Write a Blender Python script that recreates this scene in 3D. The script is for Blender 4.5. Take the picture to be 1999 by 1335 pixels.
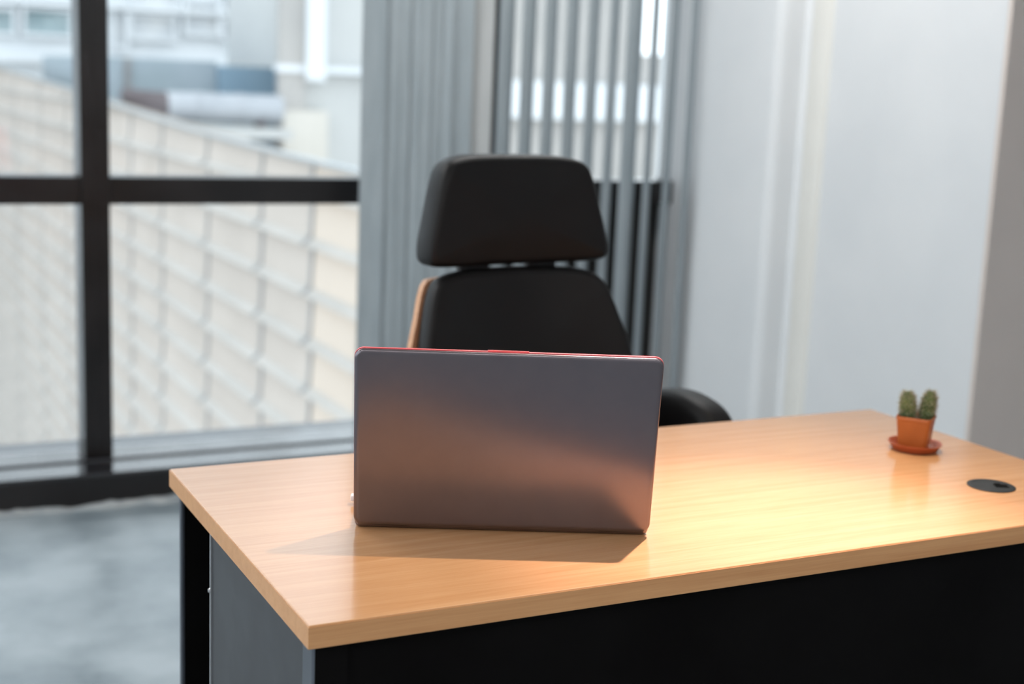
import bpy, bmesh, math, random
from mathutils import Vector, Matrix, noise

random.seed(7)
scene = bpy.context.scene
for o in list(bpy.data.objects):
    bpy.data.objects.remove(o, do_unlink=True)
C = scene.collection
PI = math.pi

# ------------------------------------------------------------------ camera
YAW, PITCH, ROLL, FPX = 0.469175, -0.182338, 0.040932, 2724.61
CAM = Vector((-0.422773, -1.253393, 1.286081))
r0 = Vector((math.cos(YAW), -math.sin(YAW), 0))
fw = Vector((math.sin(YAW) * math.cos(PITCH), math.cos(YAW) * math.cos(PITCH), math.sin(PITCH)))
u0 = r0.cross(fw)
rt = r0 * math.cos(ROLL) + u0 * math.sin(ROLL)
up = -r0 * math.sin(ROLL) + u0 * math.cos(ROLL)
cd = bpy.data.cameras.new('camera')
cam = bpy.data.objects.new('camera', cd)
C.objects.link(cam)
cam.matrix_world = Matrix(((rt.x, up.x, -fw.x, CAM.x), (rt.y, up.y, -fw.y, CAM.y), (rt.z, up.z, -fw.z, CAM.z), (0, 0, 0, 1)))
cd.sensor_width = 36
cd.lens = FPX / 1999 * 36
cd.clip_start = 0.05
cd.clip_end = 300
cd.dof.use_dof = True
cd.dof.focus_distance = 1.60
cd.dof.aperture_fstop = 3.4
scene.camera = cam

# ------------------------------------------------------------------ view, sky, lights
vs = scene.view_settings
vs.view_transform = 'Standard'
vs.look = 'None'
vs.gamma = 1
vs.exposure = 0.0
vs.use_curve_mapping = False

w = bpy.data.worlds.new('sky')
scene.world = w
w.use_nodes = True
nt_ = w.node_tree
bg = nt_.nodes['Background']
SKY, GLOW = 2.5, 6.0
SUNDIR = Vector((math.sin(math.radians(38)) * 0.93, math.cos(math.radians(38)) * 0.93, 0.37)).normalized()
_tc = nt_.nodes.new('ShaderNodeTexCoord')
_dot = nt_.nodes.new('ShaderNodeVectorMath')
_dot.operation = 'DOT_PRODUCT'
_dot.inputs[1].default_value = SUNDIR
_nm = nt_.nodes.new('ShaderNodeVectorMath')
_nm.operation = 'NORMALIZE'
_mx = nt_.nodes.new('ShaderNodeMath')
_mx.operation = 'MAXIMUM'
_mx.inputs[1].default_value = 0.0
_pw = nt_.nodes.new('ShaderNodeMath')
_pw.operation = 'POWER'
_pw.inputs[1].default_value = 45.0
_ma = nt_.nodes.new('ShaderNodeMath')
_ma.operation = 'MULTIPLY_ADD'
_ma.inputs[1].default_value = GLOW
_ma.inputs[2].default_value = SKY
for a_, b_ in ((_tc.outputs['Generated'], _nm.inputs[0]), (_nm.outputs[0], _dot.inputs[0]), (_dot.outputs['Value'], _mx.inputs[0]),
               (_mx.outputs[0], _pw.inputs[0]), (_pw.outputs[0], _ma.inputs[0]), (_ma.outputs[0], bg.inputs[1])):
    nt_.links.new(a_, b_)
bg.inputs[0].default_value = (0.84, 0.92, 1.0, 1)


def area(name, loc, sx, sy, power, col, rot=(0, 0, 0)):
    l = bpy.data.lights.new(name, 'AREA')
    l.shape = 'RECTANGLE'
    l.size, l.size_y = sx, sy
    l.energy = power
    l.color = col
    o = bpy.data.objects.new(name, l)
    o.location = loc
    o.rotation_euler = rot
    C.objects.link(o)
    return o


# unseen ceiling panels, added to fill the interior with light (fixtures are built further down)
FILL_PANELS = [(-2.0, 1.2), (-0.6, 1.9), (1.5, 1.9), (-2.0, -1.8), (-0.6, -2.6), (1.5, -2.6)]
for px_, py_ in FILL_PANELS:
    area('fill_panel_light', (px_, py_, 2.715), 1.15, 0.28, 20, (1.0, 0.985, 0.96))

# warm ceiling spotlight over the right half of the desk: a narrow core and the spill round it
SPOT = Vector((0.937, 0.318, 2.66))
AIM = Vector((0.65, 0.03, 0.75))
for nm, en, deg, cl in (('ceiling_spot_core', 300, 26, (1.0, 0.76, 0.80)), ('ceiling_spot_spill', 150, 48, (1.0, 0.83, 0.60))):
    sl = bpy.data.lights.new(nm, 'SPOT')
    sl.energy = en
    sl.color = cl
    sl.spot_size = math.radians(deg)
    sl.spot_blend = 1.0
    sl.shadow_soft_size = 0.02
    so = bpy.data.objects.new(nm, sl)
    so.location = SPOT
    so.rotation_euler = (AIM - SPOT).to_track_quat('-Z', 'Y').to_euler()
    C.objects.link(so)


# ------------------------------------------------------------------ materials
def mat(name, col, rough=0.5, metal=0.0, spec=0.5, **kw):
    m = bpy.data.materials.new(name)
    m.use_nodes = True
    b = m.node_tree.nodes['Principled BSDF']
    b.inputs['Base Color'].default_value = (*col, 1)
    b.inputs['Roughness'].default_value = rough
    b.inputs['Metallic'].default_value = metal
    b.inputs['Specular IOR Level'].default_value = spec
    for k, v in kw.items():
        b.inputs[k.replace('_', ' ')].default_value = v
    return m


def noisy(m, c1, c2, scale=8, detail=4, stretch=(1, 1, 1), lo=0.35, hi=0.65, bump=0.0, rough=None, bscale=None):
    """object-space noise colour (and bump) on a material made with mat()"""
    nt = m.node_tree
    b = nt.nodes['Principled BSDF']
    tc = nt.nodes.new('ShaderNodeTexCoord')
    mp = nt.nodes.new('ShaderNodeMapping')
    mp.inputs['Scale'].default_value = stretch
    n = nt.nodes.new('ShaderNodeTexNoise')
    n.inputs['Scale'].default_value = scale
    n.inputs['Detail'].default_value = detail
    cr = nt.nodes.new('ShaderNodeValToRGB')
    cr.color_ramp.elements[0].position = lo
    cr.color_ramp.elements[1].position = hi
    cr.color_ramp.elements[0].color = (*c1, 1)
    cr.color_ramp.elements[1].color = (*c2, 1)
    L = nt.links.new
    L(tc.outputs['Object'], mp.inputs['Vector'])
    L(mp.outputs[0], n.inputs['Vector'])
    L(n.outputs['Fac'], cr.inputs[0])
    L(cr.outputs[0], b.inputs['Base Color'])
    if rough:
        mr = nt.nodes.new('ShaderNodeMapRange')
        mr.inputs['From Min'].default_value = lo
        mr.inputs['From Max'].default_value = hi
        mr.inputs['To Min'].default_value, mr.inputs['To Max'].default_value = rough
        L(n.outputs['Fac'], mr.inputs['Value'])
        L(mr.outputs[0], b.inputs['Roughness'])
    if bump:
        n2 = nt.nodes.new('ShaderNodeTexNoise')
        n2.inputs['Scale'].default_value = bscale or scale * 4
        n2.inputs['Detail'].default_value = 3
        L(mp.outputs[0], n2.inputs['Vector'])
        bp = nt.nodes.new('ShaderNodeBump')
        bp.inputs['Strength'].default_value = bump
        bp.inputs['Distance'].default_value = 0.002
        L(n2.outputs['Fac'], bp.inputs['Height'])
        L(bp.outputs[0], b.inputs['Normal'])
    return m


def wood(name, light, dark, rough, ior=1.5):
    """beech laminate: fine grain streaks along x, broad cathedral bands"""
    m = mat(name, light, rough, IOR=ior)
    nt = m.node_tree
    b = nt.nodes['Principled BSDF']
    L = nt.links.new
    tc = nt.nodes.new('ShaderNodeTexCoord')

    def nz(scale, st, detail, dist=0.0):
        mp = nt.nodes.new('ShaderNodeMapping')
        mp.inputs['Scale'].default_value = st
        n = nt.nodes.new('ShaderNodeTexNoise')
        n.inputs['Scale'].default_value = scale
        n.inputs['Detail'].default_value = detail
        n.inputs['Distortion'].default_value = dist
        L(tc.outputs['Object'], mp.inputs[0])
        L(mp.outputs[0], n.inputs['Vector'])
        return n.outputs['Fac']
    a = nz(5, (0.5, 16, 16), 4, 0.5)
    c = nz(30, (0.6, 22, 22), 3)
    mx = nt.nodes.new('ShaderNodeMix')
    mx.data_type = 'FLOAT'
    mx.inputs['Factor'].default_value = 0.4
    L(a, mx.inputs[2])
    L(c, mx.inputs[3])
    cr = nt.nodes.new('ShaderNodeValToRGB')
    cr.color_ramp.elements[0].position = 0.34
    cr.color_ramp.elements[1].position = 0.62
    cr.color_ramp.elements[0].color = (*dark, 1)
    cr.color_ramp.elements[1].color = (*light, 1)
    L(mx.outputs[0], cr.inputs[0])
    L(cr.outputs[0], b.inputs['Base Color'])
    return m


def glass_mat(name, tint=(1, 1, 1), refl=0.9):
    m = bpy.data.materials.new(name)
    m.use_nodes = True
    nt = m.node_tree
    nt.nodes.clear()
    out = nt.nodes.new('ShaderNodeOutputMaterial')
    t = nt.nodes.new('ShaderNodeBsdfTransparent')
    t.inputs[0].default_value = (*tint, 1)
    g = nt.nodes.new('ShaderNodeBsdfGlossy')
    g.inputs['Roughness'].default_value = 0.0
    fr = nt.nodes.new('ShaderNodeFresnel')
    fr.inputs[0].default_value = 1.45
    mx = nt.nodes.new('ShaderNodeMixShader')
    L = nt.links.new
    L(fr.outputs[0], mx.inputs[0])
    L(t.outputs[0], mx.inputs[1])
    L(g.outputs[0], mx.inputs[2])
    L(mx.outputs[0], out.inputs[0])
    return m


M = {}
M['wall'] = noisy(mat('white_paint', (0.82, 0.83, 0.84), 0.6, spec=0.3), (0.80, 0.815, 0.83), (0.84, 0.85, 0.86), 3, 3, bump=0.05)
M['taupe'] = noisy(mat('taupe_paint', (0.40, 0.35, 0.33), 0.7, spec=0.2), (0.80, 0.70, 0.645), (0.84, 0.735, 0.675), 3, 3, bump=0.05)
M['cream'] = noisy(mat('cream_strip_paint', (0.85, 0.83, 0.78), 0.5), (0.84, 0.82, 0.77), (0.87, 0.85, 0.80), 5, 2)
M['ceiling'] = noisy(mat('ceiling_paint', (0.8, 0.8, 0.8), 0.8), (0.78, 0.78, 0.78), (0.82, 0.82, 0.82), 4, 2)
M['floor'] = noisy(mat('polished_concrete', (0.3, 0.33, 0.36), 0.35), (0.15, 0.19, 0.215), (0.37, 0.425, 0.46), 3.4, 8, lo=0.36, hi=0.64, bump=0.25, rough=(0.28, 0.5), bscale=30)
M['mortar'] = noisy(mat('rough_mortar', (0.4, 0.42, 0.43), 0.9), (0.30, 0.33, 0.35), (0.48, 0.50, 0.50), 14, 5, bump=0.6)
M['frame'] = noisy(mat('black_aluminium', (0.013, 0.011, 0.011), 0.32), (0.011, 0.0095, 0.0095), (0.016, 0.013, 0.013), 6, 3, rough=(0.28, 0.36))
M['sill'] = noisy(mat('gloss_black_sill', (0.012, 0.012, 0.015), 0.12, IOR=1.75), (0.012, 0.012, 0.015), (0.018, 0.018, 0.022), 6, 3, rough=(0.10, 0.2))
M['glass'] = glass_mat('window_glass', (0.97, 0.985, 0.98))
M['spandrel'] = noisy(mat('dark_spandrel', (0.02, 0.02, 0.02), 0.4), (0.016, 0.015, 0.014), (0.024, 0.022, 0.02), 4, 2)
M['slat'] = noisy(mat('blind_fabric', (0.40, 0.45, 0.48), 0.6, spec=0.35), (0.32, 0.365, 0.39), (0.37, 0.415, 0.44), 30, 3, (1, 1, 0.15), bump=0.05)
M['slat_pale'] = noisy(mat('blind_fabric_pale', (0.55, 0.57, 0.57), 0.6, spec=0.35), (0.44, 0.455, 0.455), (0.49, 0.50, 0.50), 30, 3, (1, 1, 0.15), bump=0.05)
M['rail'] = noisy(mat('white_headrail', (0.75, 0.76, 0.77), 0.4), (0.73, 0.74, 0.75), (0.77, 0.78, 0.79), 5, 2)
M['beech'] = wood('beech_laminate', (0.66, 0.362, 0.18), (0.57, 0.28, 0.122), 0.18, 1.55)
M['beech_edge'] = wood('beech_edge_band', (0.64, 0.33, 0.145), (0.55, 0.26, 0.105), 0.38)
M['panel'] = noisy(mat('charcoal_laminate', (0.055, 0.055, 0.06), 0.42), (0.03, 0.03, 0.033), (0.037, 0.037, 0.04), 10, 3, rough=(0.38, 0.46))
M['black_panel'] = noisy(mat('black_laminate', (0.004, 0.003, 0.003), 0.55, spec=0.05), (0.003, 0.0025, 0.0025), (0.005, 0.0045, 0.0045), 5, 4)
M['post'] = noisy(mat('dark_post_metal', (0.09, 0.10, 0.12), 0.35, 0.4), (0.085, 0.095, 0.115), (0.10, 0.11, 0.13), 12, 3)
M['alu'] = noisy(mat('pale_trim_strip', (0.5, 0.5, 0.52), 0.35, 0.8), (0.48, 0.48, 0.5), (0.55, 0.55, 0.56), 12, 2)
M['lid'] = noisy(mat('laptop_gunmetal', (0.2, 0.18, 0.19), 0.29, 0.97), (0.215, 0.185, 0.202), (0.223, 0.192, 0.208), 40, 2, rough=(0.288, 0.298))
M['red'] = noisy(mat('red_rim', (0.8, 0.08, 0.09), 0.3), (0.74, 0.10, 0.11), (0.8, 0.12, 0.13), 20, 2)
M['screen'] = noisy(mat('dark_screen', (0.01, 0.01, 0.012), 0.1), (0.009, 0.009, 0.011), (0.012, 0.012, 0.014), 8, 2)
M['key'] = noisy(mat('key_plastic', (0.02, 0.02, 0.022), 0.5), (0.018, 0.018, 0.02), (0.024, 0.024, 0.026), 30, 2)
M['whiteplastic'] = noisy(mat('white_plastic', (0.85, 0.86, 0.88), 0.35), (0.84, 0.85, 0.87), (0.87, 0.88, 0.9), 20, 2)
M['leather'] = noisy(mat('black_leather', (0.007, 0.006, 0.006), 0.5, spec=0.32), (0.004, 0.0033, 0.0033), (0.0058, 0.0048, 0.0048), 12, 4, bump=0.10, rough=(0.46, 0.54), bscale=260)
M['ply'] = wood('bent_ply', (0.66, 0.36, 0.20), (0.54, 0.27, 0.14), 0.4)
M['chrome'] = noisy(mat('brushed_metal', (0.6, 0.6, 0.6), 0.3, 1.0), (0.55, 0.55, 0.56), (0.65, 0.65, 0.65), 30, 2)
M['blackplastic'] = noisy(mat('black_plastic', (0.02, 0.02, 0.02), 0.45), (0.017, 0.017, 0.017), (0.024, 0.024, 0.024), 20, 2)
M['grommet'] = noisy(mat('grommet_plastic', (0.03, 0.035, 0.04), 0.6, spec=0.2), (0.025, 0.028, 0.031), (0.033, 0.036, 0.04), 40, 2)
M['void'] = noisy(mat('dark_opening', (0.004, 0.004, 0.004), 0.9, spec=0.1), (0.003, 0.003, 0.003), (0.005, 0.005, 0.005), 10, 2)
M['pot'] = noisy(mat('orange_pot', (0.62, 0.16, 0.035), 0.38), (0.40, 0.105, 0.018), (0.44, 0.12, 0.024), 30, 2)
M['saucer'] = noisy(mat('orange_saucer', (0.55, 0.13, 0.04), 0.35), (0.40, 0.09, 0.03), (0.45, 0.105, 0.036), 30, 2)
M['soil'] = noisy(mat('brown_soil', (0.05, 0.03, 0.02), 0.95), (0.03, 0.018, 0.012), (0.09, 0.055, 0.035), 200, 3, bump=0.8)
M['cactus'] = noisy(mat('cactus_skin', (0.16, 0.22, 0.08), 0.6), (0.075, 0.12, 0.035), (0.17, 0.22, 0.075), 90, 3)
M['cactus_dark'] = noisy(mat('cactus_skin_dark', (0.12, 0.19, 0.06), 0.6), (0.045, 0.085, 0.02), (0.12, 0.18, 0.05), 90, 3)
M['spine'] = noisy(mat('cactus_spines', (0.50, 0.47, 0.36), 0.7), (0.28, 0.25, 0.16), (0.46, 0.43, 0.31), 150, 2)
M['siding'] = noisy(mat('beige_cladding', (0.60, 0.55, 0.50), 0.7), (0.44, 0.385, 0.34), (0.49, 0.43, 0.38), 0.7, 4)
M['siding2'] = noisy(mat('cream_cladding', (0.72, 0.64, 0.55), 0.7), (0.54, 0.455, 0.38), (0.58, 0.49, 0.41), 0.7, 4)
M['lip_highlight'] = noisy(mat('cladding_lip_highlight', (0.6, 0.57, 0.53), 0.6), (0.43, 0.405, 0.375), (0.485, 0.455, 0.42), 0.9, 3)  # sky highlight on the board lips, put into a paler colour
M['joint'] = noisy(mat('grey_cladding_joint', (0.30, 0.30, 0.30), 0.7), (0.20, 0.195, 0.195), (0.25, 0.245, 0.24), 3, 2)
M['capping'] = noisy(mat('blue_grey_capping', (0.36, 0.43, 0.50), 0.6), (0.36, 0.39, 0.41), (0.40, 0.43, 0.45), 2, 2)
M['duct'] = noisy(mat('duct_metal', (0.60, 0.62, 0.65), 0.5, 0.1), (0.34, 0.355, 0.38), (0.40, 0.415, 0.44), 2, 3)
M['duct_end'] = noisy(mat('duct_end_dark', (0.10, 0.08, 0.085), 0.7), (0.09, 0.07, 0.075), (0.115, 0.095, 0.10), 3, 2)
M['slate'] = noisy(mat('slate_blue_wall', (0.35, 0.42, 0.47), 0.8), (0.27, 0.325, 0.355), (0.31, 0.36, 0.40), 1, 3)
M['blue'] = noisy(mat('blue_wall', (0.20, 0.32, 0.42), 0.8), (0.15, 0.235, 0.315), (0.19, 0.285, 0.365), 1, 3)
M['far_white'] = noisy(mat('far_white_wall', (0.7, 0.72, 0.74), 0.8), (0.64, 0.665, 0.685), (0.70, 0.72, 0.735), 0.6, 3)
M['far_beige'] = noisy(mat('far_beige_wall', (0.50, 0.48, 0.45), 0.8), (0.36, 0.345, 0.33), (0.41, 0.39, 0.37), 0.6, 3)
M['far_light'] = noisy(mat('far_light_wall', (0.62, 0.62, 0.60), 0.8), (0.46, 0.46, 0.45), (0.50, 0.50, 0.485), 0.6, 3)
M['far_glass'] = noisy(mat('far_window_glass', (0.25, 0.33, 0.35), 0.25), (0.20, 0.28, 0.30), (0.42, 0.50, 0.52), 0.8, 3)
M['far_dark'] = noisy(mat('far_dark_window', (0.30, 0.31, 0.34), 0.3), (0.27, 0.28, 0.31), (0.34, 0.35, 0.38), 0.8, 3)
M['far_pane'] = noisy(mat('far_pale_window', (0.70, 0.72, 0.73), 0.3), (0.54, 0.56, 0.58), (0.64, 0.65, 0.65), 1.2, 3)
M['far_warm'] = noisy(mat('far_warm_wall', (0.75, 0.70, 0.62), 0.8), (0.56, 0.525, 0.47), (0.60, 0.565, 0.51), 0.6, 3)
M['ground'] = noisy(mat('yard_concrete', (0.4, 0.4, 0.39), 0.9), (0.36, 0.36, 0.35), (0.44, 0.44, 0.43), 0.4, 4)
M['fill_glow'] = mat('fill_panel_diffuser', (0.9, 0.9, 0.9), 0.5, Emission_Color=(1, 0.97, 0.93, 1), Emission_Strength=1.5)  # glowing face of the added fill panels
M['bulb'] = mat('lit_spot_bulb', (0.9, 0.9, 0.9), 0.5, Emission_Color=(1, 0.8, 0.56, 1), Emission_Strength=6)


# ------------------------------------------------------------------ helpers
def finish(o, label=None, cat=None, group=None, kind=None):
    if label: o['label'] = label
    if cat: o['category'] = cat
    if group: o['group'] = group
    if kind: o['kind'] = kind
    return o


def wloc(o):
    v = Vector((0, 0, 0))
    while o:
        v += Vector(o.location)
        o = o.parent
    return v


def obj(name, bm, m, parent=None, smooth=False, auto=None, loc=None):
    """bmesh in WORLD coordinates -> one object; origin at parent's origin (or loc)"""
    bmesh.ops.recalc_face_normals(bm, faces=bm.faces)
    if parent is not None:
        base = wloc(parent)
    else:
        base = Vector(loc) if loc is not None else Vector((0, 0, 0))
    for v in bm.verts:
        v.co -= base
    me = bpy.data.meshes.new(name)
    bm.to_mesh(me)
    bm.free()
    me.materials.append(m)
    if smooth:
        for p in me.polygons: p.use_smooth = True
        if auto:
            try: me.set_sharp_from_angle(angle=math.radians(auto))
            except Exception: pass
    o = bpy.data.objects.new(name, me)
    C.objects.link(o)
    if parent is not None:
        o.parent = parent
    elif loc is not None:
        o.location = loc
    return o


def empty(name, loc, label, cat, group=None, kind=None):
    o = bpy.data.objects.new(name, None)
    o.empty_display_size = 0.1
    o.location = loc
    C.objects.link(o)
    return finish(o, label, cat, group, kind)


def box(bm, x0, x1, y0, y1, z0, z1, bev=0.0, seg=2, mtx=None):
    vs_ = [bm.verts.new((x, y, z)) for x in (x0, x1) for y in (y0, y1) for z in (z0, z1)]
    q = [(0, 1, 3, 2), (4, 6, 7, 5), (0, 4, 5, 1), (2, 3, 7, 6), (0, 2, 6, 4), (1, 5, 7, 3)]
    fs = [bm.faces.new([vs_[i] for i in f]) for f in q]
    geo = vs_
    if bev > 0:
        es = list({e for f in fs for e in f.edges})
        r = bmesh.ops.bevel(bm, geom=es, offset=bev, segments=seg, affect='EDGES', profile=0.5)
        geo = list({v for f in r['faces'] for v in f.verts} | {v for v in vs_ if v.is_valid})
    if mtx is not None:
        for v in geo: v.co = mtx @ v.co
    return geo


def B(*a, **k):
    bm = bmesh.new()
    box(bm, *a, **k)
    return bm


def loft(bm, rings, cap0=True, cap1=True, closed=True):
    vr = [[bm.verts.new(p) for p in r] for r in rings]
    n = len(rings[0])
    for a, b in zip(vr[:-1], vr[1:]):
        for i in range(n if closed else n - 1):
            j = (i + 1) % n
            bm.faces.new((a[i], a[j], b[j], b[i]))
    if cap0: bm.faces.new(vr[0][::-1])
    if cap1: bm.faces.new(vr[-1])
    return vr


def circle(c, r, n, axis='z', sy=1.0):
    out = []
    for i in range(n):
        a = 2 * PI * i / n
        p, q = r * math.cos(a), r * math.sin(a) * sy
        if axis == 'z': out.append(Vector((c[0] + p, c[1] + q, c[2])))
        elif axis == 'x': out.append(Vector((c[0], c[1] + p, c[2] + q)))
        else: out.append(Vector((c[0] + p, c[1], c[2] + q)))
    return out


def lathe(bm, cx, cy, prof, n=32, cap0=True, cap1=True):
    return loft(bm, [circle((cx, cy, z), r, n) for r, z in prof], cap0, cap1)


def tube(bm, pts, rad, n=12):
    """tube along points, rad is a number or a list"""
    pts = [Vector(p) for p in pts]
    rings = []
    prev = None
    for i, p in enumerate(pts):
        t = (pts[min(i + 1, len(pts) - 1)] - pts[max(i - 1, 0)]).normalized()
        a = prev if prev is not None else (Vector((0, 0, 1)) if abs(t.z) < 0.9 else Vector((1, 0, 0)))
        s = (a - t * a.dot(t)).normalized()
        prev = s
        b = t.cross(s)
        r = rad[i] if isinstance(rad, (list, tuple)) else rad
        rings.append([p + s * r * math.cos(2 * PI * k / n) + b * r * math.sin(2 * PI * k / n) for k in range(n)])
    loft(bm, rings)


def roundrect(w_, h_, r, n=6):
    """rounded rectangle, counter-clockwise, centred"""
    out = []
    for cx_, cy_, a0 in ((w_ / 2 - r, h_ / 2 - r, 0), (-w_ / 2 + r, h_ / 2 - r, 90), (-w_ / 2 + r, -h_ / 2 + r, 180), (w_ / 2 - r, -h_ / 2 + r, 270)):
        for k in range(n + 1):
            a = math.radians(a0 + 90 * k / n)
            out.append((cx_ + r * math.cos(a), cy_ + r * math.sin(a)))
    return out


def smooth_outline(ctrl, n=96):
    """closed Catmull-Rom through control points, resampled evenly"""
    m = len(ctrl)
    dense = []
    for i in range(m):
        p0, p1, p2, p3 = (Vector(ctrl[(i + k - 1) % m]) for k in range(4))
        for s in range(16):
            t = s / 16
            dense.append(0.5 * ((2 * p1) + (p2 - p0) * t + (2 * p0 - 5 * p1 + 4 * p2 - p3) * t * t + (3 * p1 - p0 - 3 * p2 + p3) * t ** 3))
    ds = [0]
    for a, b in zip(dense, dense[1:] + dense[:1]):
        ds.append(ds[-1] + (b - a).length)
    out = []
    j = 0
    for k in range(n):
        d = ds[-1] * k / n
        while ds[j + 1] < d: j += 1
        f = (d - ds[j]) / max(ds[j + 1] - ds[j], 1e-9)
        out.append(dense[j].lerp(dense[(j + 1) % len(dense)], f))
    return out


def inset(outl, d):
    n = len(outl)
    A = sum(outl[i].x * outl[(i + 1) % n].y - outl[(i + 1) % n].x * outl[i].y for i in range(n))
    sgn = 1 if A > 0 else -1
    out = []
    for i in range(n):
        t = (outl[(i + 2) % n] - outl[i - 2])
        t.normalize()
        nrm = Vector((-t.y, t.x)) * sgn
        out.append(outl[i] + nrm * d)
    return out


def cushion(outl, yfun, depth, edge, dome, n_in=6):
    """padded cushion facing -y; outl = 2-D (x,z) outline; yfun(x,z) = y of the front rim"""
    bm = bmesh.new()
    rings = []
    cx_ = sum(p.x for p in outl) / len(outl)
    cz_ = sum(p.y for p in outl) / len(outl)

    def ring(o2, dy):
        return [Vector((p.x, yfun(p.x, p.y) + dy, p.y)) for p in o2]
    rings.append(ring(inset(outl, edge * 0.8), depth))
    rings.append(ring(inset(outl, edge * 0.25), depth - edge * 0.3))
    rings.append(ring(outl, depth - edge))
    for k in range(0, 7):
        a = k / 6 * PI / 2
        rings.append(ring(inset(outl, edge * (1 - math.cos(a))), edge * (1 - math.sin(a))))
    last = inset(outl, edge)
    for k in range(1, n_in + 1):
        s = 1 - k / (n_in + 0.6)
        o2 = [Vector((cx_ + (p.x - cx_) * s, cz_ + (p.y - cz_) * s)) for p in last]
        rings.append(ring(o2, -dome * (1 - s * s)))
    loft(bm, rings)
    return bm


def dup(root, loc, label=None):
    """copy of a thing with its parts (and their parts)"""
    r = root.copy()
    C.objects.link(r)
    r.location = loc
    if label: r['label'] = label
    for ch in list(root.children):
        c = ch.copy()
        C.objects.link(c)
        c.parent = r
        for g in list(ch.children):
            d = g.copy()
            C.objects.link(d)
            d.parent = c
    return r


# ------------------------------------------------------------------ room shell
XW, XR = 2.36, 2.46           # pilaster face, recessed side wall face
XL, YB = -3.0, -4.6           # far left wall, wall behind the camera
XE = 4.6                      # far right wall, beyond the taupe return
H = 2.75


def struct(name, bm, m, label, cat, parent=None, **k):
    o = obj(name, bm, m, parent, **k)
    if parent is None: finish(o, label, cat, kind='structure')
    return o


struct('floor', B(XL, XE, YB, 3.35, -0.12, 0), M['floor'], 'grey blue polished concrete floor beside the desk', 'floor')
struct('ceiling', B(XL, XE, YB, 3.35, H, H + 0.12), M['ceiling'], 'plain white ceiling above the office', 'ceiling')
bm = bmesh.new()
box(bm, XL - 0.12, XL, YB, 3.35, 0, 0.13)
box(bm, XL - 0.12, XL, YB, 3.35, 2.63, H)
box(bm, XL - 0.12, XL, YB, -3.4, 0.13, 2.63)
box(bm, XL - 0.12, XL, 2.9, 3.35, 0.13, 2.63)
struct('wall_left', bm, M['wall'], 'white wall with a window band at the far left of the office', 'wall')
LY = [-3.4, -2.14, -0.88, 0.38, 1.64, 2.9]
for k in range(5):
    bm = bmesh.new()
    a, b = LY[k], LY[k + 1]
    box(bm, XL - 0.1, XL, a, a + 0.06, 0.13, 2.63)
    box(bm, XL - 0.1, XL, b - 0.02, b, 0.13, 2.63)
    box(bm, XL - 0.1, XL, a, b, 0.13, 0.18)
    box(bm, XL - 0.1, XL, a, b, 2.58, 2.63)
    box(bm, XL - 0.1, XL - 0.01, a, b, 0.886, 0.967)
    wn = struct('window_%d' % (k + 6), bm, M['frame'], 'black framed window in the left wall, outside the photo, bay %s' % ['one', 'two', 'three', 'four', 'five'][k], 'window')
    obj('pane', B(XL - 0.06, XL - 0.054, a + 0.05, b - 0.01, 0.17, 0.89), M['glass'], wn)
    obj('pane', B(XL - 0.06, XL - 0.054, a + 0.05, b - 0.01, 0.96, 2.59), M['glass'], wn)
struct('wall_front', B(XL - 0.12, XE + 0.12, YB - 0.12, YB, 0, H), M['wall'], 'plain white wall behind the camera', 'wall')
struct('wall_far_right', B(XE, XE + 0.12, YB, 1.58, 0, H), M['wall'], 'plain white wall beyond the taupe return', 'wall')
struct('wall_right', B(XR, XR + 0.3, 1.585, 2.6, 0, H), M['wall'], 'smooth white side wall behind the cactus', 'wall')
struct('wall_return', B(XR + 0.0, XE + 0.12, 1.57, 1.584, 0, H), M['taupe'], 'taupe grey wall face at the right edge, beyond the desk end', 'wall')
# header above the windows
struct('wall_back', B(XL, XR, 2.99, 3.2, 2.62, H), M['wall'], 'white header wall above the window band', 'wall')
# pilaster with a rounded front corner
bm = bmesh.new()
R = 0.035
pr = [(XW, 3.13)] + [(XW + R - R * math.cos(a), 2.44 + R - R * math.sin(a)) for a in [i / 8 * PI / 2 for i in range(9)]] + [(XW + 0.4, 2.44), (XW + 0.4, 3.13)]
loft(bm, [[Vector((x, y, 0)) for x, y in pr], [Vector((x, y, H)) for x, y in pr]])
struct('wall_pilaster', bm, M['wall'], 'white pilaster with rounded corner right of the blinds', 'wall', smooth=True, auto=40)
# slim half-round cover strip in the corner
bm = bmesh.new()
pr = [(XR, 2.40)] + [(XR - 0.022 * math.sin(a), 2.35 + 0.05 * math.cos(a)) for a in [i / 10 * PI for i in range(1, 10)]] + [(XR, 2.30)]
loft(bm, [[Vector((x, y, 0)) for x, y in pr], [Vector((x, y, H)) for x, y in pr]])
struct('trim_1', bm, M['cream'], 'slim cream cover strip running up the side wall', 'trim', smooth=True, auto=50)

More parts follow.
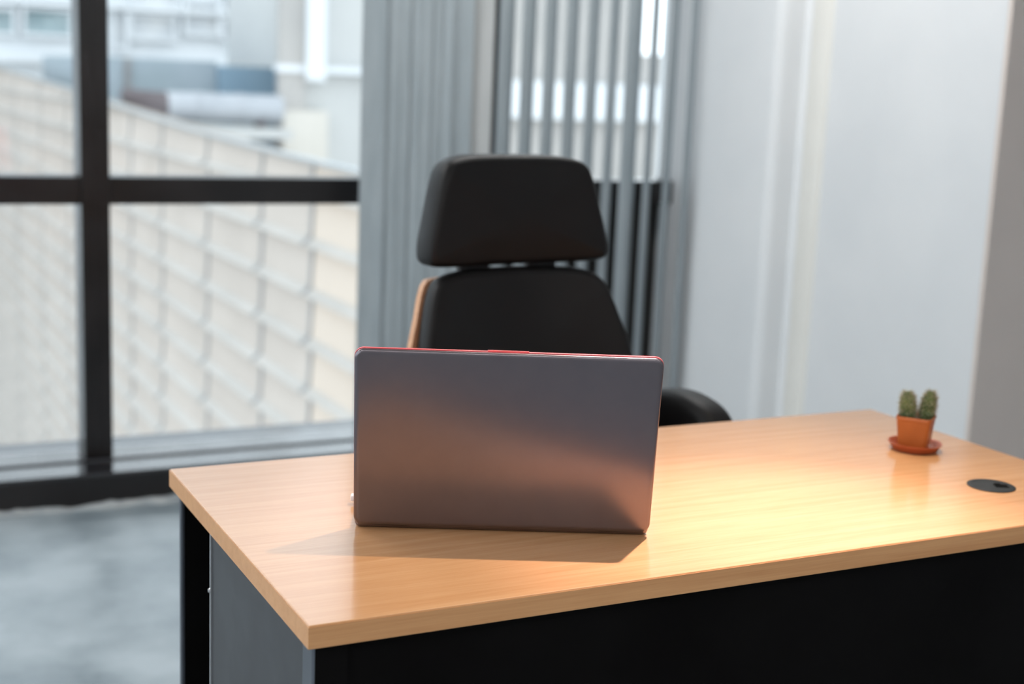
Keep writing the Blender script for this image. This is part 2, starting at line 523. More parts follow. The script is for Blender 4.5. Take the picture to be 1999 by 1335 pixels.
# base beam, sill and rough mortar under the windows
bm = bmesh.new()
pr = [(2.866, 0.088), (2.866, 0.094), (2.870, 0.099), (2.985, 0.104), (2.988, 0.110), (3.10, 0.117), (3.2, 0.121), (3.2, 0.088)]
loft(bm, [[Vector((XL, y, z)) for y, z in pr], [Vector((XW, y, z)) for y, z in pr]])
struct('trim_7', bm, M['sill'], 'glossy black stepped window sill reflecting the sky', 'window sill')
struct('baseboard_back', B(XL, XW, 2.865, 3.2, 0, 0.088), M['frame'], 'matt black base beam under the window sill', 'base beam')
bm = bmesh.new()
N = 220
ra, rb, rc = [], [], []
for i in range(N + 1):
    x = XL + (XW - XL) * i / N
    h = 0.004 + 0.028 * max(0, 0.35 + noise.noise(Vector((x * 7, 3.1, 0))) * 0.8 + 0.5 * noise.noise(Vector((x * 23, 1.7, 0))))
    d = 0.03 + 0.025 * noise.noise(Vector((x * 9, 0.3, 5)))
    ra.append(Vector((x, 2.866, -0.005)))
    rb.append(Vector((x, 2.862 - d * 0.12, h)))
    rc.append(Vector((x, 2.855 - d, -0.002)))
v1 = [[bm.verts.new(p) for p in r] for r in (ra, rb, rc)]
for i in range(N):
    for a, b in ((0, 1), (1, 2), (2, 0)):
        bm.faces.new((v1[a][i], v1[a][i + 1], v1[b][i + 1], v1[b][i]))
struct('trim_2', bm, M['mortar'], 'ragged strip of mortar along the foot of the sill', 'trim', smooth=True)

# window bays: mullions, transoms, panes
MUL = [-2.25, -0.98, 0.29, 1.56]
for k, mx_ in enumerate(MUL):
    bm = bmesh.new()
    box(bm, mx_, mx_ + 0.084, 3.0, 3.12, 0.112, 2.63, 0.003)
    # bead down the middle of the face
    box(bm, mx_ + 0.036, mx_ + 0.040, 2.998, 3.001, 0.13, 2.63)
    struct('trim_%d' % (k + 3), bm, M['frame'],
           {0.29: 'thick black upright between the left window panes', 1.56: 'black window upright between the two sets of blinds'}.get(mx_, 'black window upright outside the frame, bay %s' % ['one', 'two', 'three', 'four', 'five'][k]), 'window frame')
bays = [(XL, -2.25)] + [(a + 0.084, b) for a, b in zip(MUL[:-1], MUL[1:])] + [(1.644, XW)]
for k, (a, b) in enumerate(bays):
    lab = {2: 'black framed window at the left edge of the photo', 3: 'black framed window between the thick upright and the closed blinds', 4: 'black framed window behind the open blinds'}.get(k, 'black framed window further left, bay %s' % ['one', 'two', 'three'][k % 3])
    bm = bmesh.new()
    box(bm, a, b, 3.004, 3.12, 0.886, 0.967, 0.003)          # transom
    box(bm, a, b, 3.02, 3.12, 2.58, 2.63)                     # head
    wn = struct('window_%d' % (k + 1), bm, M['frame'], lab, 'window')
    if k == 4:
        obj('spandrel_panel', B(a, b, 3.09, 3.11, 0.118, 0.89), M['spandrel'], wn)
    else:
        obj('pane', B(a, b, 3.095, 3.101, 0.118, 0.89), M['glass'], wn)
    obj('pane', B(a, b, 3.095, 3.101, 0.96, 2.59), M['glass'], wn)


# ------------------------------------------------------------------ vertical blinds
def slat_bm(cx_, cy_, ang, wd, z0, z1, bow=0.006, th=0.0012, n=8):
    bm = bmesh.new()
    d = Vector((math.cos(ang), math.sin(ang), 0))
    nn = Vector((math.sin(ang), -math.cos(ang), 0))
    c = Vector((cx_, cy_, 0))
    front, back = [], []
    for i in range(n + 1):
        s = i / n * 2 - 1
        p = c + d * (s * wd / 2) + nn * (bow * (1 - s * s))
        front.append(p + nn * th / 2)
        back.append(p - nn * th / 2)
    ring = front + back[::-1]
    loft(bm, [[p + Vector((0, 0, z0)) for p in ring], [p + Vector((0, 0, z1)) for p in ring]])
    return bm


def blind(name, x0, x1, label):
    t = empty(name, ((x0 + x1) / 2, 2.85, 0.06), label, 'blind')
    obj('headrail', B(x0, x1, 2.825, 2.875, 2.60, 2.655, 0.004), M['rail'], t)
    return t


bl = blind('vertical_blind', 1.10, 1.555, 'grey vertical blind drawn into a closed stack beside the left window')
for i in range(11):
    x = 1.142 + i * 0.0357
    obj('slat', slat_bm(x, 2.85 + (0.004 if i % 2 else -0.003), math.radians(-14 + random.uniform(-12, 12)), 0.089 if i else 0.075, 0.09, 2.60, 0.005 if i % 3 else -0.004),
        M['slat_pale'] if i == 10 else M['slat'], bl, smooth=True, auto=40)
bl2 = blind('vertical_blind', 1.56, 2.345, 'grey vertical blind with open turned slats behind the chair')
for i in range(10):
    x = 1.594 + i * 0.0795
    obj('slat', slat_bm(x, 2.85, math.radians((33 + 1.1 * i + random.uniform(-1.5, 1.5)) if i != 6 else 24), 0.089, 0.09, 2.60, 0.008), M['slat'], bl2, smooth=True, auto=40)

# ------------------------------------------------------------------ desk 1.23 x 0.60
DW, DD, TH = 1.230, 0.600, 0.0255
ZT = 0.75
desk = empty('desk', (DW / 2, DD / 2, 0), 'beech topped office desk with black front and grey end panels', 'desk')
obj('tabletop', B(0, DW, 0, DD, ZT - TH, ZT, 0.0012, 2), M['beech'], desk)
bm = bmesh.new()
e = 0.0008
box(bm, -e, DW + e, -e, 0.0002, ZT - TH + 0.001, ZT - 0.0016)
box(bm, -e, 0.0002, 0.0003, DD - 0.0003, ZT - TH + 0.001, ZT - 0.0016)
box(bm, DW - 0.0002, DW + e, 0.0003, DD - 0.0003, ZT - TH + 0.001, ZT - 0.0016)
box(bm, -e, DW + e, DD - 0.0002, DD + e, ZT - TH + 0.001, ZT - 0.0016)
finish(obj('edge_band', bm, M['beech_edge'], desk), 'matt beech edging round the tabletop')
ZU = ZT - TH
for sx in (0, 1):
    def X(v): return v if sx == 0 else DW - v

    def XB(a, b, *r, **k):
        a, b = sorted((X(a), X(b)))
        return B(a, b, *r, **k)
    obj('end_panel', XB(0.015, 0.032, 0.052, 0.432, 0.02, ZU), M['panel'], desk)
    obj('corner_post', XB(0.010, 0.046, 0.014, 0.054, 0, ZU, 0.006, 3), M['post'], desk)
    obj('corner_post', XB(0.012, 0.018, 0.588, 0.598, 0, ZU, 0.002, 3), M['post'], desk)
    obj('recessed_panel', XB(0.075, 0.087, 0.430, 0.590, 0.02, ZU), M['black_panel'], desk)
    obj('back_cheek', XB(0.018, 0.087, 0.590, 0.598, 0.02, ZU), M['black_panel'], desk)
    st = obj('trim_strip', XB(0.013, 0.032, 0.432, 0.4365, 0.02, ZU), M['alu'], desk)
    bm = bmesh.new()
    loft(bm, [circle((X(0.0128), 0.434, 0.632), 0.0032, 12, 'x'), circle((X(0.0105), 0.434, 0.632), 0.0022, 12, 'x')])
    obj('screw_cap', bm, M['alu'], st)
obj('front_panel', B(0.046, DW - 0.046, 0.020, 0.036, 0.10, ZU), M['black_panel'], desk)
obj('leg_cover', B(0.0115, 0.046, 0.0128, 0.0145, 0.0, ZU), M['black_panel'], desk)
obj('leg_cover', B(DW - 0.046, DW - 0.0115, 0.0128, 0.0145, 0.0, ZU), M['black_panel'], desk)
# cable grommet
gx, gy = 1.066, 0.153
bm = bmesh.new()
lathe(bm, gx, gy, [(0.029, ZT - 0.004), (0.0335, ZT), (0.0335, ZT + 0.0010), (0.0325, ZT + 0.0016), (0.027, ZT + 0.0018), (0.0268, ZT + 0.0014), (0.002, ZT + 0.0014)], 48)
gr = obj('cable_grommet', bm, M['grommet'], desk, smooth=True, auto=40)
bm = bmesh.new()
A = math.radians(-28)
box(bm, 0.0, 0.019, -0.0075, 0.0075, ZT + 0.0012, ZT + 0.0021, mtx=Matrix.Translation((gx, gy, 0)) @ Matrix.Rotation(A, 4, 'Z') @ Matrix.Translation((0.004, -0.002, 0)))
box(bm, 0.0, 0.008, 0.002, 0.011, ZT + 0.0012, ZT + 0.0021, mtx=Matrix.Translation((gx, gy, 0)) @ Matrix.Rotation(A, 4, 'Z') @ Matrix.Translation((0.007, -0.001, 0)))
finish(obj('cable_opening', bm, M['void'], gr), 'black cable slot in the grommet')

# ------------------------------------------------------------------ laptop
LA = Vector((0.14644, 0.27324, ZT))
LTH, LTILT, LW, LH = -0.43058, 0.18334, 0.35932, 0.22776
U = Vector((math.cos(LTH), math.sin(LTH), 0))
NF = Vector((math.sin(LTH), -math.cos(LTH), 0))          # towards the camera side
V = (NF * math.sin(LTILT) + Vector((0, 0, 1)) * math.cos(LTILT)).normalized()
NO = U.cross(V).normalized()                              # outward normal of the lid
if NO.dot(NF) < 0: NO = -NO
lap = empty('laptop', LA + U * LW / 2 - NF * 0.11, 'open grey laptop with red rim seen from behind, on the desk', 'laptop')


def lid_slab(w_, h_, r, layers, cx_=0.0, cz_=0.0):
    """layers: (inset, depth along +NO)"""
    bm = bmesh.new()
    rings = []
    O = LA + Vector((0, 0, 0.006)) + U * (LW / 2 + cx_) + V * (LH / 2 + cz_)
    for ins, dp in layers:
        rr = roundrect(w_ - 2 * ins, h_ - 2 * ins, max(r - ins, 0.001), 8)
        rings.append([O + U * a + V * b + NO * dp for a, b in rr])
    loft(bm, rings)
    return bm


lidc = obj('lid', lid_slab(LW, LH, 0.011, [(0.0006, -0.0030), (0, -0.0022), (0, -0.0008), (0.0004, 0.0003), (0.0016, 0.0012), (0.0035, 0.0018), (0.006, 0.0020)]), M['lid'], lap, smooth=True, auto=50)
finish(obj('rim', lid_slab(LW + 0.0006, LH + 0.0010, 0.0113, [(0.001, -0.0066), (0, -0.0060), (0, -0.0031)], 0, 0.0002), M['red'], lidc, smooth=True, auto=50), 'thin red rim round the screen side of the lid')
bm = bmesh.new()
O = LA + Vector((0, 0, 0.006)) + U * (LW * 0.5 - 0.002) + V * LH
box(bm, -0.024, 0.024, -0.001, 0.0016, -0.0066, -0.0042, 0.0005, 2, Matrix((( U.x, V.x, NO.x, O.x), (U.y, V.y, NO.y, O.y), (U.z, V.z, NO.z, O.z), (0, 0, 0, 1))))
finish(obj('finger_tab', bm, M['red'], lidc), 'small red lip in the middle of the top edge')
obj('screen', lid_slab(LW - 0.014, LH - 0.026, 0.003, [(0.0, -0.0060), (0, -0.0056)], 0, 0.004), M['screen'], lidc)
# base
BX = Matrix(((U.x, -NF.x, 0, LA.x), (U.y, -NF.y, 0, LA.y), (0, 0, 1, ZT), (0, 0, 0, 1)))


def base_slab(x0, x1, y0, y1, r, layers):
    bm = bmesh.new()
    rings = []
    for ins, z in layers:
        rr = roundrect(x1 - x0 - 2 * ins, y1 - y0 - 2 * ins, max(r - ins, 0.0005), 6)
        rings.append([BX @ Vector(((x0 + x1) / 2 + a, (y0 + y1) / 2 + b, z)) for a, b in rr])
    loft(bm, rings)
    return bm


bs = obj('base', base_slab(0.0005, LW - 0.0005, 0.0035, 0.240, 0.008, [(0.004, 0.0008), (0.0012, 0.003), (0, 0.006), (0, 0.0145), (0.001, 0.0158)]), M['lid'], lap, smooth=True, auto=45)
bm = bmesh.new()
for r_ in range(5):
    for c_ in range(15):
        x = 0.022 + c_ * 0.0212
        y = 0.045 + r_ * 0.0195
        if r_ == 4 and 4 <= c_ <= 8: continue
        box(bm, x, x + 0.018, y, y + 0.0165, 0.0157, 0.0172, mtx=BX)
box(bm, 0.022 + 4 * 0.0212, 0.022 + 8 * 0.0212 + 0.018, 0.045 + 4 * 0.0195, 0.045 + 4 * 0.0195 + 0.0165, 0.0157, 0.0172, mtx=BX)
obj('keyboard', bm, M['key'], bs)
obj('trackpad', base_slab(0.125, 0.232, 0.155, 0.225, 0.003, [(0, 0.0155), (0.0004, 0.0161)]), M['key'], bs)
for fx in (0.02, LW - 0.02):
    for fy in (0.022, 0.225):
        bm = bmesh.new()
        c = BX @ Vector((fx, fy, 0))
        lathe(bm, c.x, c.y, [(0.006, ZT), (0.006, ZT + 0.0015)], 16)
        obj('rubber_foot', bm, M['blackplastic'], bs)
for hx in (0.045, LW - 0.045):
    bm = bmesh.new()
    a = BX @ Vector((hx - 0.02, 0.006, 0.0085))
    b = BX @ Vector((hx + 0.02, 0.006, 0.0085))
    tube(bm, [a, b], 0.0045, 14)
    obj('hinge', bm, M['key'], lap, smooth=True, auto=40)
# white plug in the left flank of the base
pc = BX @ Vector((-0.0005, 0.100, 0.009))
plug = empty('usb_plug', pc, 'tiny white plug in the left side of the laptop base', 'plug')
obj('plug_shell', B(-0.0115, -0.0003, 0.094, 0.106, 0.0052, 0.0128, 0.0016, 2, mtx=BX), M['whiteplastic'], plug, smooth=True, auto=40)
obj('plug_contact', B(-0.0004, 0.0012, 0.095, 0.105, 0.0062, 0.0118, mtx=BX), M['chrome'], plug)

# ------------------------------------------------------------------ office chair
CX = 0.670
ch = empty('office_chair', (CX, 0.93, 0), 'black leather office chair with headrest and bent wood shell behind the desk', 'chair')


def sym(pts, k=1.065, dx=0.0):
    """half outline (dx>0, from top middle to bottom middle) -> full outline around CX"""
    full = [(CX + dx + a * k, b) for a, b in pts] + [(CX + dx - a * k, b) for a, b in reversed(pts) if a > 1e-6]
    return smooth_outline(full, 120)


def ychair(wing, half, y0=0.90):
    return lambda x, z: y0 - wing * ((x - CX) / half) ** 2 + (0.95 - z) * -0.15 * (1 if z < 0.95 else 0.35)


head = sym([(0, 1.166), (0.07, 1.1655), (0.112, 1.161), (0.138, 1.149), (0.152, 1.118), (0.163, 1.075), (0.175, 1.025), (0.1775, 1.000), (0.173, 0.985), (0.154, 0.9795), (0.11, 0.9775), (0.05, 0.977), (0, 0.977)])
obj('headrest', cushion(head, ychair(0.02, 0.17), 0.062, 0.017, 0.010), M['leather'], ch, smooth=True)
back = sym([(0, 0.971), (0.08, 0.970), (0.135, 0.966), (0.163, 0.953), (0.179, 0.925), (0.190, 0.89), (0.202, 0.85), (0.213, 0.80), (0.224, 0.74), (0.230, 0.68), (0.226, 0.60), (0.21, 0.53), (0.17, 0.49), (0.09, 0.48), (0, 0.478)], 1.065, -0.008)
yb_ = ychair(0.05, 0.20)
obj('back_cushion', cushion(back, yb_, 0.046, 0.016, 0.012), M['leather'], ch, smooth=True)
shell = inset(back, 0.001)
bm = bmesh.new()
sh2 = [Vector((p.x + 0.016 * (1 if p.x > CX else -1) * min(1, max(0, (0.90 - p.y) / 0.12)), min(p.y, 0.957))) for p in shell]
rings = []
for s, dy in ((0.30, 0.066), (0.65, 0.066), (0.98, 0.066), (1.0, 0.064), (1.0, 0.050), (0.98, 0.048), (0.65, 0.048), (0.30, 0.048)):
    rings.append([Vector((CX + (p.x - CX) * s, yb_(CX + (p.x - CX) * s, 0.7 + (p.y - 0.7) * s) + dy, 0.7 + (p.y - 0.7) * s)) for p in sh2])
loft(bm, rings)
finish(obj('wood_shell', bm, M['ply'], ch, smooth=True, auto=50), 'orange brown bent wood shell behind the back cushion')
for sx in (-1, 1):
    bm = bmesh.new()
    x = CX + sx * 0.072
    tube(bm, [(x, 0.945, 1.06), (x, 0.943, 1.0), (x, 0.940, 0.95), (x, 0.940, 0.88)], 0.008, 10)
    box(bm, x - 0.030, x + 0.030, 0.925, 0.942, 0.955, 1.0, 0.004)
    obj('headrest_bracket', bm, M['blackplastic'], ch, smooth=True, auto=40)
# seat
so_ = smooth_outline([(CX + a, b) for a, b in [(0.24, 0.90), (0.245, 0.72), (0.235, 0.54), (0.20, 0.47), (0.10, 0.455), (-0.10, 0.455), (-0.20, 0.47), (-0.235, 0.54), (-0.245, 0.72), (-0.24, 0.90), (-0.15, 0.93), (0.15, 0.93)]], 96)
bm = bmesh.new()
rings = []
for ins, z in [(0.012, 0.395), (0.0, 0.402), (0.0, 0.412), (0.0, 0.45), (0.006, 0.464), (0.018, 0.474), (0.04, 0.480), (0.10, 0.484)]:
    rings.append([Vector((p.x, p.y, z)) for p in inset(so_, ins)])
loft(bm, rings)
obj('seat', bm, M['leather'], ch, smooth=True, auto=60)
bm = bmesh.new()
rings = [[Vector((p.x, p.y, z)) for p in inset(so_, i)] for i, z in ((0.03, 0.374), (0.0, 0.38), (-0.004, 0.394))]
loft(bm, rings)
obj('seat_shell', bm, M['ply'], ch, smooth=True, auto=50)
# arms: padded strap from the back down round to the seat
for sx in (-1, 1):
    ctrl = [(0.935, 0.600), (0.925, 0.645), (0.895, 0.685), (0.845, 0.708), (0.775, 0.7265), (0.715, 0.7255), (0.672, 0.708), (0.650, 0.663), (0.645, 0.60), (0.648, 0.53), (0.658, 0.46), (0.672, 0.40)]
    path = []
    for i in range(len(ctrl) - 1):
        p0, p1, p2, p3 = (Vector(ctrl[min(max(i + k, 0), len(ctrl) - 1)]) for k in (-1, 0, 1, 2))
        for q in range(5):
            t = q / 5
            path.append((i + t, 0.5 * ((2 * p1) + (p2 - p0) * t + (2 * p0 - 5 * p1 + 4 * p2 - p3) * t * t + (3 * p1 - p0 - 3 * p2 + p3) * t ** 3)))
    path.append((11, Vector(ctrl[-1])))
    bm = bmesh.new()
    xc = CX + sx * 0.272
    rings = []
    for n_, (i, p) in enumerate(path):
        t2 = (path[min(n_ + 1, len(path) - 1)][1] - path[max(n_ - 1, 0)][1]).normalized()
        nrm = Vector((0, t2.y, -t2.x))
        w8 = min(1, max(0, i - 0.5) / 1.5) * min(1, max(0, 8.5 - i) / 2)
        hw = 0.027 + 0.009 * w8
        ht = 0.022 + 0.009 * w8
        low = 0.030 * min(1, max(0, i - 0.5)) * min(1, max(0, 6 - i) / 2)   # deeper pad on the underside
        bend = -sx * (0.03 * max(0, (i - 7) / 4) + 0.055 * max(0, (3 - i) / 3) ** 1.5)
        rings.append([Vector((xc + bend + u_, p.x, p.y)) + nrm * (v_ * (1 if v_ > 0 else 1 + low / ht)) * (1 if nrm.z > 0 or i > 5.5 else 1) for u_, v_ in roundrect(hw * 2, ht * 2, ht * 0.8, 5)])
    loft(bm, rings)
    obj('armrest', bm, M['leather'], ch, smooth=True, auto=60)
    bm = bmesh.new()
    box(bm, min(CX + sx * 0.20, CX + sx * 0.265), max(CX + sx * 0.20, CX + sx * 0.265), 0.64, 0.70, 0.374, 0.392, 0.004)
    obj('arm_bracket', bm, M['blackplastic'], ch)
# pedestal
bm = bmesh.new()
lathe(bm, CX, 0.72, [(0.03, 0.10), (0.03, 0.24), (0.018, 0.245), (0.018, 0.34)], 24)
box(bm, CX - 0.09, CX + 0.09, 0.63, 0.81, 0.335, 0.376, 0.008)
obj('gas_column', bm, M['blackplastic'], ch, smooth=True, auto=40)
bm = bmesh.new()
lathe(bm, CX, 0.72, [(0.045, 0.085), (0.045, 0.13), (0.032, 0.14)], 24)
ends = []
for k in range(5):
    a = 2 * PI * k / 5 + 0.3
    d = Vector((math.cos(a), math.sin(a), 0))
    c = Vector((CX, 0.72, 0))
    tube(bm, [c + d * 0.03 + Vector((0, 0, 0.11)), c + d * 0.16 + Vector((0, 0, 0.10)), c + d * 0.29 + Vector((0, 0, 0.078))], [0.024, 0.020, 0.014], 12)
    ends.append(c + d * 0.285)
obj('star_base', bm, M['chrome'], ch, smooth=True, auto=40)
for e_ in ends:
    bm = bmesh.new()
    loft(bm, [circle((e_.x - 0.022, e_.y, 0.027), 0.027, 20, 'x'), circle((e_.x - 0.006, e_.y, 0.027), 0.027, 20, 'x')])
    loft(bm, [circle((e_.x + 0.006, e_.y, 0.027), 0.027, 20, 'x'), circle((e_.x + 0.022, e_.y, 0.027), 0.027, 20, 'x')])
    box(bm, e_.x - 0.007, e_.x + 0.007, e_.y - 0.01, e_.y + 0.01, 0.02, 0.075)
    obj('caster', bm, M['blackplastic'], ch, smooth=True, auto=40)

ch.rotation_euler = (0, 0, math.radians(8))

# ------------------------------------------------------------------ cactus in its pot on a saucer
px0, py0 = 1.104, 0.352
sc = bmesh.new()
lathe(sc, px0, py0, [(0.030, ZT), (0.034, ZT + 0.001), (0.0395, ZT + 0.0105), (0.0412, ZT + 0.0115), (0.0412, ZT + 0.0128), (0.0392, ZT + 0.0128), (0.0375, ZT + 0.0105), (0.033, ZT + 0.003), (0.002, ZT + 0.0025)], 48)
finish(obj('saucer', sc, M['saucer'], smooth=True, auto=60, loc=(px0, py0, ZT)), 'round orange brown saucer under the cactus pot', 'saucer')
PZ = ZT + 0.0032
cac = empty('potted_cactus', (px0, py0, PZ), 'two small green cacti in a square orange plastic pot', 'plant')
PA = math.radians(-53)
PM = Matrix.Translation((px0 - 0.002, py0, PZ)) @ Matrix.Rotation(PA, 4, 'Z')


def sq(w_, r, z): return [PM @ Vector((a, b, z)) for a, b in roundrect(w_, w_, r, 5)]


bm = bmesh.new()
loft(bm, [sq(0.041, 0.006, 0), sq(0.043, 0.007, 0.001), sq(0.052, 0.007, 0.046), sq(0.0535, 0.0075, 0.0465), sq(0.0545, 0.0075, 0.0515), sq(0.0535, 0.007, 0.0525), sq(0.0515, 0.0065, 0.0522), sq(0.049, 0.006, 0.040)], cap1=True)
obj('pot', bm, M['pot'], cac, smooth=True, auto=35)
bm = bmesh.new()
rings = [sq(0.0485, 0.006, 0.040), sq(0.0488, 0.006, 0.0455), sq(0.03, 0.006, 0.0475), sq(0.01, 0.003, 0.0465)]
loft(bm, rings)
obj('soil', bm, M['soil'], cac)
for dx, dy, lean, hh, rr, mm, lab in ((-0.0125, 0.002, -0.10, 0.047, 0.0118, 'cactus', 'broader pale green cactus stem on the left'), (0.0130, 0.001, 0.12, 0.049, 0.0112, 'cactus_dark', 'darker green cactus stem on the right')):
    bm = bmesh.new()
    base = Vector((px0 + dx * math.cos(YAW), py0 - dx * math.sin(YAW) + dy, PZ + 0.043))
    rd = Vector((math.cos(YAW), -math.sin(YAW), 0))
    ax = (Vector((0, 0, 1)) + rd * lean).normalized()
    e1 = (rd - ax * rd.dot(ax)).normalized()
    e2 = ax.cross(e1)
    rings = []
    nseg = 60
    NR = 10

    def rad(t): return rr * (0.74 + 1.05 * t - 1.28 * t * t) * (1 if t < 0.78 else math.sqrt(max(0.0, 1 - ((t - 0.78) / 0.22) ** 2)) * 0.97 + 0.03)
    for i in range(25):
        t = i / 24
        r_ = rad(t)
        ring = []
        for k in range(nseg):
            a = 2 * PI * k / nseg
            q = 1 + 0.10 * math.cos(NR * a + 3.0 * t) + 0.05 * math.cos(26 * t)
            ring.append(base + ax * (t * hh) + (e1 * math.cos(a) + e2 * math.sin(a)) * r_ * q)
        rings.append(ring)
    loft(bm, rings)
    st = finish(obj('cactus_stem', bm, M[mm], cac, smooth=True, auto=60), lab)
    bm = bmesh.new()
    for i in range(1, 14):
        t = i / 13.6
        for k in range(NR):
            a = 2 * PI * k / NR - 3.0 * t / NR + (0.31 if i % 2 else 0)
            d = e1 * math.cos(a) + e2 * math.sin(a)
            p0 = base + ax * (t * hh) + d * rad(t) * 1.0
            for j in range(7):
                v = (d * random.uniform(0.5, 1.0) + ax * random.uniform(-0.2, 1.1) + Vector((random.uniform(-.6, .6), random.uniform(-.6, .6), random.uniform(-.3, .3)))).normalized()
                ln = random.uniform(0.004, 0.0088)
                s = v.cross(Vector((0.3, 0.2, 0.9))).normalized() * 0.00042
                s2 = v.cross(s).normalized() * 0.00042
                tip = bm.verts.new(p0 + v * ln)
                bb = [bm.verts.new(p0 + s), bm.verts.new(p0 - s * 0.5 + s2), bm.verts.new(p0 - s * 0.5 - s2)]
                for q in range(3): bm.faces.new((bb[q], bb[(q + 1) % 3], tip))
    sp = obj('spines', bm, M['spine'], st)
    sp['kind'] = 'stuff'

# ------------------------------------------------------------------ ceiling fixtures (added fill panels, then the desk spotlight)
pan = empty('fill_panel', (FILL_PANELS[0][0], FILL_PANELS[0][1], H), 'slim white ceiling fill panel, added out of view, nearest the left wall by the windows', 'ceiling light', 'added ceiling fill panels')
px_, py_ = FILL_PANELS[0]
obj('housing', B(px_ - 0.6, px_ + 0.6, py_ - 0.16, py_ + 0.16, H - 0.028, H), M['rail'], pan)
obj('diffuser', B(px_ - 0.58, px_ + 0.58, py_ - 0.14, py_ + 0.14, H - 0.032, H - 0.028), M['fill_glow'], pan)
PL = ['', 'slim white ceiling fill panel, added out of view, left of the desk by the windows', 'slim white ceiling fill panel, added out of view, above the office chair', 'slim white ceiling fill panel, added out of view, nearest the left wall, behind the camera', 'slim white ceiling fill panel, added out of view, directly behind the camera', 'slim white ceiling fill panel, added out of view, behind the camera on the right']
for k in range(1, 6):
    dup(pan, (FILL_PANELS[k][0], FILL_PANELS[k][1], H), PL[k])
spt = empty('ceiling_spotlight', (SPOT.x, SPOT.y, H), 'small black ceiling spotlight aimed at the desk', 'ceiling light')
dv = (AIM - SPOT).normalized()
bm = bmesh.new()
tube(bm, [SPOT - dv * 0.085, SPOT - dv * 0.08, SPOT + dv * 0.0], [0.03, 0.038, 0.04], 24)
# open front: drop the end cap
fcap = max(bm.faces, key=lambda f: f.calc_center_median().dot(dv))
bmesh.ops.delete(bm, geom=[fcap], context='FACES_ONLY')
obj('shade', bm, M['blackplastic'], spt, smooth=True, auto=40)
bm = bmesh.new()
tube(bm, [SPOT - dv * 0.06, Vector((SPOT.x, SPOT.y, H))], 0.008, 10)
lathe(bm, SPOT.x, SPOT.y, [(0.045, H - 0.012), (0.045, H)], 24)
obj('stem', bm, M['blackplastic'], spt, smooth=True, auto=40)

# ------------------------------------------------------------------ outside
ZG = -16.0
struct('ground', B(-40, 60, 3.6, 90, ZG - 0.2, ZG), M['ground'], 'pale concrete yard far below the windows', 'ground')
# long clad wall running away from the window
XS = 4.0
TOP = [(6.0, 0.42), (10.7, 0.454), (13.8, 0.492), (17.2, 0.56), (22.4, 0.72), (26.2, 0.874), (36.2, 1.173), (42, 1.33)]


def ztop(y):
    for (a, za), (b, zb) in zip(TOP[:-1], TOP[1:]):
        if a <= y <= b: return za + (zb - za) * (y - a) / (b - a)
    return TOP[0][1] if y < 6 else TOP[-1][1]


PITCHB = 0.50
JO = [34.0, 30.0, 26.6, 23.4, 20.67, 18.53, 16.02, 13.67, 11.95, 10.2, 8.6, 7.2]
clad = empty('clad_building', (XS + 1, 20, ZG), 'long low building with beige lapped cladding running away from the windows', 'building')


def lap_profile(zt):
    """(dx, z) of the lapped boards from the ground up to zt"""
    pr = []
    z = -0.37 - PITCHB * 31
    while z < zt:
        pr += [(0.02, z), (-0.10, z + 0.012), (-0.005, z + 0.09), (0.02, min(z + PITCHB - 0.001, zt))]
        z += PITCHB
    return [(d, min(z_, zt)) for d, z_ in pr]


def clad_bm(y0, y1, n):
    bm = bmesh.new()
    zmax = max(ztop(y0), ztop(y1)) + 0.6
    prof = lap_profile(zmax)
    cols = []
    for i in range(n + 1):
        y = y0 + (y1 - y0) * i / n
        zt = ztop(y)
        cols.append([bm.verts.new((XS + d, y, min(z, zt))) for d, z in prof] )
    for a, b in zip(cols[:-1], cols[1:]):
        for i in range(len(prof) - 1):
            if (a[i].co - a[i + 1].co).length < 1e-5 and (b[i].co - b[i + 1].co).length < 1e-5: continue
            f = bm.faces.new((a[i], a[i + 1], b[i + 1], b[i]))
            f.material_index = 1 if i % 4 == 1 else 0  # sloped lip faces take the painted highlight
    # back skin gives the wall a real thickness
    n0 = [bm.verts.new((XS + 0.08, y, z)) for y, z in ((y0, ZG), (y1, ZG), (y1, ztop(y1)), (y0, ztop(y0)))]
    bm.faces.new(n0)
    return bm


cl_ = finish(obj('cladding', clad_bm(11.95, 42, 40), M['siding'], clad), 'beige grey lapped boards')
cl_.data.materials.append(M['lip_highlight'])
cl_ = finish(obj('cladding', clad_bm(6.2, 11.95, 12), M['siding2'], clad), 'warmer cream lapped boards at the near end')
cl_.data.materials.append(M['lip_highlight'])
for y in JO:
    bm = bmesh.new()
    pr = lap_profile(ztop(y))
    a = [bm.verts.new((XS + d - 0.012, y - 0.045, z)) for d, z in pr]
    b = [bm.verts.new((XS + d - 0.012, y + 0.045, z)) for d, z in pr]
    c = [bm.verts.new((XS + d + 0.01, y + 0.045, z)) for d, z in pr]
    d_ = [bm.verts.new((XS + d + 0.01, y - 0.045, z)) for d, z in pr]
    for i in range(len(pr) - 1):
        for s, t in ((a, b), (b, c), (c, d_), (d_, a)):
            bm.faces.new((s[i], s[i + 1], t[i + 1], t[i]))
    obj('joint_strip', bm, M['joint'], clad)
bm = bmesh.new()
loft(bm, [[Vector((XS + dx, y, ztop(y) + dz)) for dx, dz in ((-0.03, -0.03), (-0.03, 0.01), (0.09, 0.01), (0.09, -0.03))] for y in [6.2, 10.7, 13.8, 17.2, 22.4, 26.2, 36.2, 42]])
finish(obj('coping', bm, M['capping'], clad), 'blue grey coping along the wall top')

